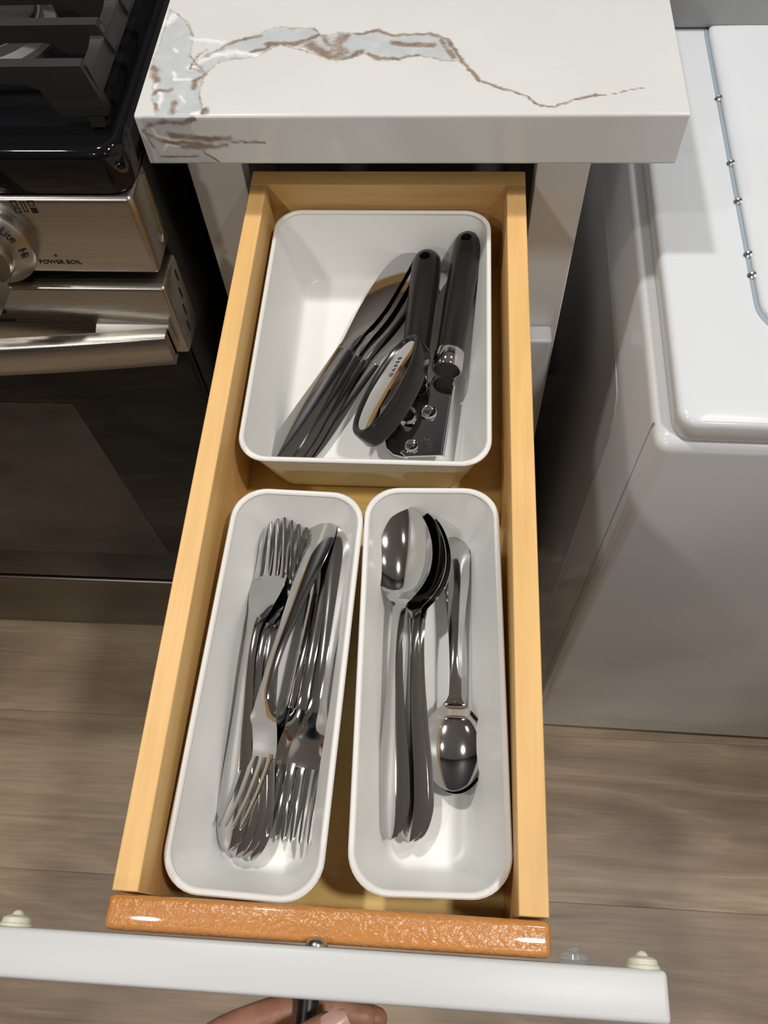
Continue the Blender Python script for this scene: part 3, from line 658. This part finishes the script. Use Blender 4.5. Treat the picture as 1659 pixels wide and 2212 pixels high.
# bowed towel-bar handle
xc, hwid = (RL+RX)/2, W/2-.0075
def bow(x): return -.1005-.024*(1-((x-xc)/hwid)**2)
xs = np.linspace(xc-hwid, xc+hwid, 41); R = []
for x in xs:
    yb = bow(x); c = .0016; z0, z1, d = .7255, .7600, .0115
    R.append([(x, yb+c, z0), (x, yb, z0+c), (x, yb, z1-c), (x, yb+c, z1), (x, yb+d, z1), (x, yb+d, z0)])
hb = part('bar_handle', MB().loft(R), M['steel'], od, 'bowed stainless handle bar', smooth=50)
for sgn in (1, -1):
    x1_ = xc+sgn*hwid; x0_ = x1_-sgn*.058
    a, b = min(x0_, x1_), max(x0_, x1_)
    poly = [(x1_, bow(x1_)+.008), (x1_, -.0700), (x1_-sgn*.063, -.0700), (x1_-sgn*.058, bow(x0_)+.008)]
    part('handle_bracket', MB().prism(poly, .7290, .7575), M['chrome2'], hb, 'mirror polished end bracket', smooth=0)
part('storage_drawer', MB().box(RL+.004, RX-.0035, -.0770, -.042, .022, .196, .003, 3), M['darksteel'], rg, 'dark stainless storage drawer front')

# burners and grates rest on the cooktop
def burner(x, y, r, lab):
    t = thing('gas_burner', lab, 'burner', (x, y, .9005))
    part('burner_base', MB().lathe((x, y, .9005), (0, 0, 1), [(.0001, 0), (r+.012, 0), (r+.011, .004), (r+.003, .006), (r+.002, .012), (.0001, .012)], 40), M['burner'], t)
    part('burner_cap', MB().lathe((x, y, .9125), (0, 0, 1), [(.0001, 0), (r, 0), (r, .004), (r-.003, .006), (.0001, .0068)], 40), M['iron'], t)
burner(-.305, .075, .042, 'round gas burner under the nearest iron grate')
gt = thing('burner_grate', 'black cast iron grate on the glossy range top', 'grate', (-.30, .1, .9015), 0.)
ZT, ZB = .9465, .9115
def cross_bar(y, yw=.0085):
    b = MB(); xr, xl = -.1880, -.42; ZB = .9115 if y < 0 else .9265
    top = [(xl, ZT-.0012), (xl, ZB+.020)]
    out = [(xl, ZT), (xr-.0012, ZT), (xr, ZT-.0012), (xr+.0065, ZB+.003), (xr+.0060, ZB), (xr-.026, ZB), (xr-.030, ZB+.25*(.9345-ZB)), (xr-.034, ZB+.8*(.9345-ZB)), (xr-.042, .9345), (xl, .9345)]
    n = len(out); e = .0009
    r0 = [(p[0], y-yw/2, p[1]) for p in out]
    r1 = [(p[0], y+yw/2, p[1]) for p in out]
    bm_ = MB().loft([r0, r1])
    return bm_
for y in (-.0322, .0122, .0566, .1010, .1454): part('bar', cross_bar(y), M['iron'], gt, smooth=30)
rail = MB()
R = []
for i, y in enumerate(np.linspace(-.0322, .1454, 33)):
    ph = (y+.0322) % .0444/.0444; dip = .0085*(1-abs(2*ph-1)**6)
    z1 = ZT-.002-dip; R.append([(-.1965, y, ZB+.012), (-.1965, y, z1-.001), (-.1955, y, z1), (-.1872, y, z1), (-.1860, y, z1-.001), (-.1835, y, ZB+.012)])
part('rail', rail.loft(R), M['iron'], gt, smooth=30)
part('rail', MB().box(-.36, -.35, -.0322, .1454, .9300, ZT-.003, .001, 1), M['iron'], gt)
for sx_, y in ((-.285, .030), (-.325, .105)):
    pass
part('foot', MB().box(-.198, -.186, .155, .163, .9015, .9400, .001, 1), M['iron'], gt)
part('foot', MB().box(-.198, -.186, -.036, -.028, .9015, .9150, .001, 1), M['iron'], gt)

# ------------------------------------------------------------------ washing machine
WX, WY = .1935, -.2100
ws = thing('washing_machine', 'white top-loading washing machine standing right of the cabinet', 'washer', (WX, WY, 0), math.radians(-.8))
part('body', MB().box(WX, WX+.60, WY, .345, .018, .789, .011, 4), M['washer'], ws, 'white enamel body')
pp = [(.004, .700), (-.052, .6975), (-.096, .693), (-.108, .680), (-.1135, .655), (-.1135, .20), (-.10, .185), (.25, .185), (.26, .20), (.26, .69), (.25, .70)]
sp = MB().prism(pp, 0, .0012, .0004)
sp.xf(Matrix(((0, 0, -1, WX+.0004), (1, 0, 0, 0), (0, 1, 0, 0), (0, 0, 0, 1))))
part('side_panel', sp, M['washer'], ws)
part('corner_seam', MB().box(WX-.0003, WX+.001, -.1902, -.1894, .03, .786), M['groove'], ws, smooth=0)
rrect.n = (20, 20)
tcx, tcy, thx, thy = WX+.306, .068, .296, .2745
def tr_(ins, z, r): return rrect(tcx, tcy, thx-ins, thy-ins, r, z, nseg=10)
tc_ = MB().loft([tr_(.003, .7885, .012), tr_(.001, .7890, .013), tr_(0, .7910, .014), tr_(0, .8040, .014), tr_(.0008, .8068, .0135), tr_(.0024, .8088, .0125), tr_(.0050, .8098, .011), tr_(.03, .8100, .008)])
part('top_cover', tc_, M['washer'], ws, 'white rounded top cover')
def lr(ins, z, r): return rrect(.4620, .055, .1945-ins, .185-ins, r, z, nseg=10)
part('lid_gap_strip', MB().loft([lr(-.0032, .8095, .030), lr(-.0030, .8104, .030)]), M['groove'], ws, 'blue grey gap strip around the lid')  # grey-blue strip drawn along the gap around the lid
part('lid', MB().loft([lr(0, .8100, .028), lr(0, .8118, .028), lr(.0010, .8136, .027), lr(.0035, .8146, .025), lr(.02, .8150, .018)]), M['washer'], ws, 'white lid')
for y in (.1227, .0429, -.0003, -.0558, -.0763):
    part('screw', MB().lathe((.2668, y, .8105), (-.45, 0, 1), [(.0001, 0), (.0036, 0), (.0034, .0016), (.0020, .0024), (.0010, .0020), (.0001, .0019)], 18), M['screw'], ws)
part('console', MB().box(WX+.012, WX+.590, .218, .340, .8098, .93, .008, 3), M['consolegrey'], ws, 'raised control console')

# ------------------------------------------------------------------ hand on the pull
hn = thing('person', 'hand reaching in from below, fingers hooked behind the black drawer handle', 'person', (-.06, -.575, .70))
def skin_graph(chains, voxel=.0017, it=5):
    """chains: list of [(x,y,z,r),...] grown with a Skin modifier and merged to one surface"""
    me = bpy.data.meshes.new('hand'); V = []; E = []; Rr = []
    for ch in chains:
        for i, p in enumerate(ch):
            V.append(p[:3]); Rr.append(p[3])
            if i: E.append((len(V)-2, len(V)-1))
    me.from_pydata(V, E, []); o = bpy.data.objects.new('hand', me); COL.objects.link(o)
    o.modifiers.new('skin', 'SKIN'); i = 0
    for ch in chains:
        for k, p in enumerate(ch):
            sv = me.skin_vertices[0].data[i]; sv.radius = (p[3], p[3]); sv.use_root = (k == 0); i += 1
    sb = o.modifiers.new('sub', 'SUBSURF'); sb.levels = 2
    rm = o.modifiers.new('join', 'REMESH'); rm.mode = 'VOXEL'; rm.voxel_size = voxel
    sm = o.modifiers.new('smooth', 'SMOOTH'); sm.factor = .5; sm.iterations = it
    bpy.context.view_layer.update()
    nm = bpy.data.meshes.new_from_object(o.evaluated_get(bpy.context.evaluated_depsgraph_get()))
    bpy.data.objects.remove(o); return nm
def finger(z, mc, pip, dip, tip, r):
    return [(-.085, -.600, z, r*1.25), (*mc, r*1.22), (*pip, r*1.05), (*dip, r*.95), (*tip, r*.78)]
chains = [
    finger(.754, (-.060, -.566, .764), (-.026, -.5515, .7580), (.000, -.5510, .7555), (.024, -.5530, .7545), .0084),
    finger(.732, (-.064, -.570, .740), (-.026, -.5530, .7385), (.003, -.5520, .7375), (.030, -.5550, .7365), .0086),
    finger(.713, (-.064, -.575, .718), (-.028, -.5550, .7190), (-.001, -.5540, .7185), (.024, -.5570, .7180), .0082),
    finger(.697, (-.066, -.580, .700), (-.036, -.5600, .7010), (-.015, -.5570, .7010), (.006, -.5590, .7010), .0072),
    [(-.100, -.612, .745, .014), (-.072, -.606, .776, .0125), (-.040, -.590, .793, .0108), (-.014, -.566, .7945, .0100), (.0090, -.5525, .7915, .0086)],
    [(-.205, -.760, .735, .030), (-.150, -.675, .728, .026), (-.118, -.628, .725, .026), (-.090, -.606, .726, .024), (-.070, -.590, .728, .019)],
    [(-.118, -.628, .735, .022), (-.092, -.602, .748, .017), (-.066, -.578, .752, .0125)],
    [(-.118, -.628, .712, .022), (-.092, -.606, .702, .016), (-.068, -.588, .702, .0110)],
    [(-.205, -.760, .735, .030), (-.228, -.800, .750, .032)]]
hm = skin_graph(chains); ro = hn.location
for v in hm.vertices: v.co -= ro
hm.materials.clear(); hm.materials.append(M['skin']); hm.polygons.foreach_set('use_smooth', [True]*len(hm.polygons))
ho = bpy.data.objects.new('hand', hm); COL.objects.link(ho); ho.parent = hn
nl = MB(); R = []
ndir = Vector((.0225, .0135, -.001)).normalized(); nside = Vector((0, 0, 1)).cross(ndir).normalized(); nup = ndir.cross(nside)
for i, u in enumerate(np.linspace(0, 1, 9)):
    hw_ = .0062*math.sqrt(max(0, 1-(1.25*max(0, u-.35))**2.2))*(.72+.28*min(1, u*4))
    c = Vector((-.0010, -.5580, .7930))+ndir*(.0145*u)+nup*(.0082-.0022*u*u)
    top = [c+nside*hw_*q-nup*(.0030*q*q) for q in np.linspace(-1, 1, 9)]
    R.append(top+[p-nup*.0007 for p in top[::-1]])
part('fingernail', nl.loft(R), M['nail'], ho, 'pale thumbnail')
def body_part(name, chains, m, voxel=.008, it=8, label=None):
    me = skin_graph(chains, voxel, it)
    for v in me.vertices: v.co -= ro
    me.materials.clear(); me.materials.append(m); me.polygons.foreach_set('use_smooth', [True]*len(me.polygons))
    o = bpy.data.objects.new(name, me); COL.objects.link(o); o.parent = hn
    if label: o['label'] = label
    return o
body_part('shirt', [
    [(.02, -1.03, .92, .125), (.02, -1.04, 1.08, .125), (.02, -1.05, 1.25, .135), (.02, -1.05, 1.36, .115), (.02, -1.04, 1.43, .06)],
    [(.02, -1.05, 1.36, .09), (-.15, -1.05, 1.37, .068), (-.225, -1.02, 1.22, .055), (-.275, -.985, 1.03, .047), (-.255, -.88, .885, .042), (-.225, -.795, .755, .038)],
    [(.02, -1.05, 1.36, .09), (.19, -1.05, 1.37, .068), (.265, -1.04, 1.20, .055), (.285, -1.02, 1.06, .047), (.287, -.975, .90, .042), (.286, -.945, .785, .038)],
    [(-.06, -1.03, .93, .10), (.10, -1.03, .93, .10)]], M['sleeve'], label='dark long sleeved top')
body_part('trousers', [
    [(.02, -1.03, .95, .125), (-.075, -1.03, .83, .088), (-.085, -1.01, .48, .065), (-.09, -1.04, .09, .052)],
    [(.02, -1.03, .95, .125), (.115, -1.03, .83, .088), (.125, -1.01, .48, .065), (.13, -1.04, .09, .052)]], M['sleeve'])
for x in (-.09, .13): body_part('shoe', [[(x, -1.06, .042, .040), (x, -.98, .040, .040), (x, -.88, .032, .030)]], M['blackplastic'], .006)
hd_ = body_part('head', [
    [(.02, -1.035, 1.42, .055), (.02, -1.02, 1.50, .056), (.02, -.975, 1.565, .074), (.02, -.955, 1.62, .082), (.02, -.965, 1.665, .072)],
    [(.02, -.955, 1.60, .05), (.02, -.888, 1.570, .017), (.02, -.872, 1.555, .011)],
    [(.02, -.96, 1.60, .05), (.098, -.975, 1.60, .010), (.104, -.985, 1.615, .012)],
    [(.02, -.96, 1.60, .05), (-.058, -.975, 1.60, .010), (-.064, -.985, 1.615, .012)]], M['skin'], .006, 6)
body_part('hair', [[(.02, -1.00, 1.585, .080), (.02, -.985, 1.65, .086), (.02, -.955, 1.685, .070)]], M['wall_dark'], .006)
# other arm hangs beside the body
body_part('hand', [
    [(.285, -.945, .80, .030), (.285, -.935, .72, .027), (.283, -.925, .655, .024)],
    [(.283, -.925, .655, .018), (.283, -.896, .615, .0100), (.279, -.882, .585, .0088), (.274, -.878, .560, .0076)],
    [(.283, -.925, .655, .018), (.284, -.916, .605, .0102), (.280, -.904, .570, .0090), (.274, -.898, .543, .0078)],
    [(.283, -.925, .655, .018), (.284, -.935, .605, .0100), (.280, -.925, .570, .0088), (.274, -.918, .545, .0076)],
    [(.283, -.925, .655, .016), (.283, -.952, .612, .0088), (.279, -.945, .583, .0078), (.274, -.940, .562, .0068)],
    [(.283, -.915, .690, .018), (.272, -.886, .660, .0115), (.264, -.872, .632, .0095)]], M['skin'], .003, 5)
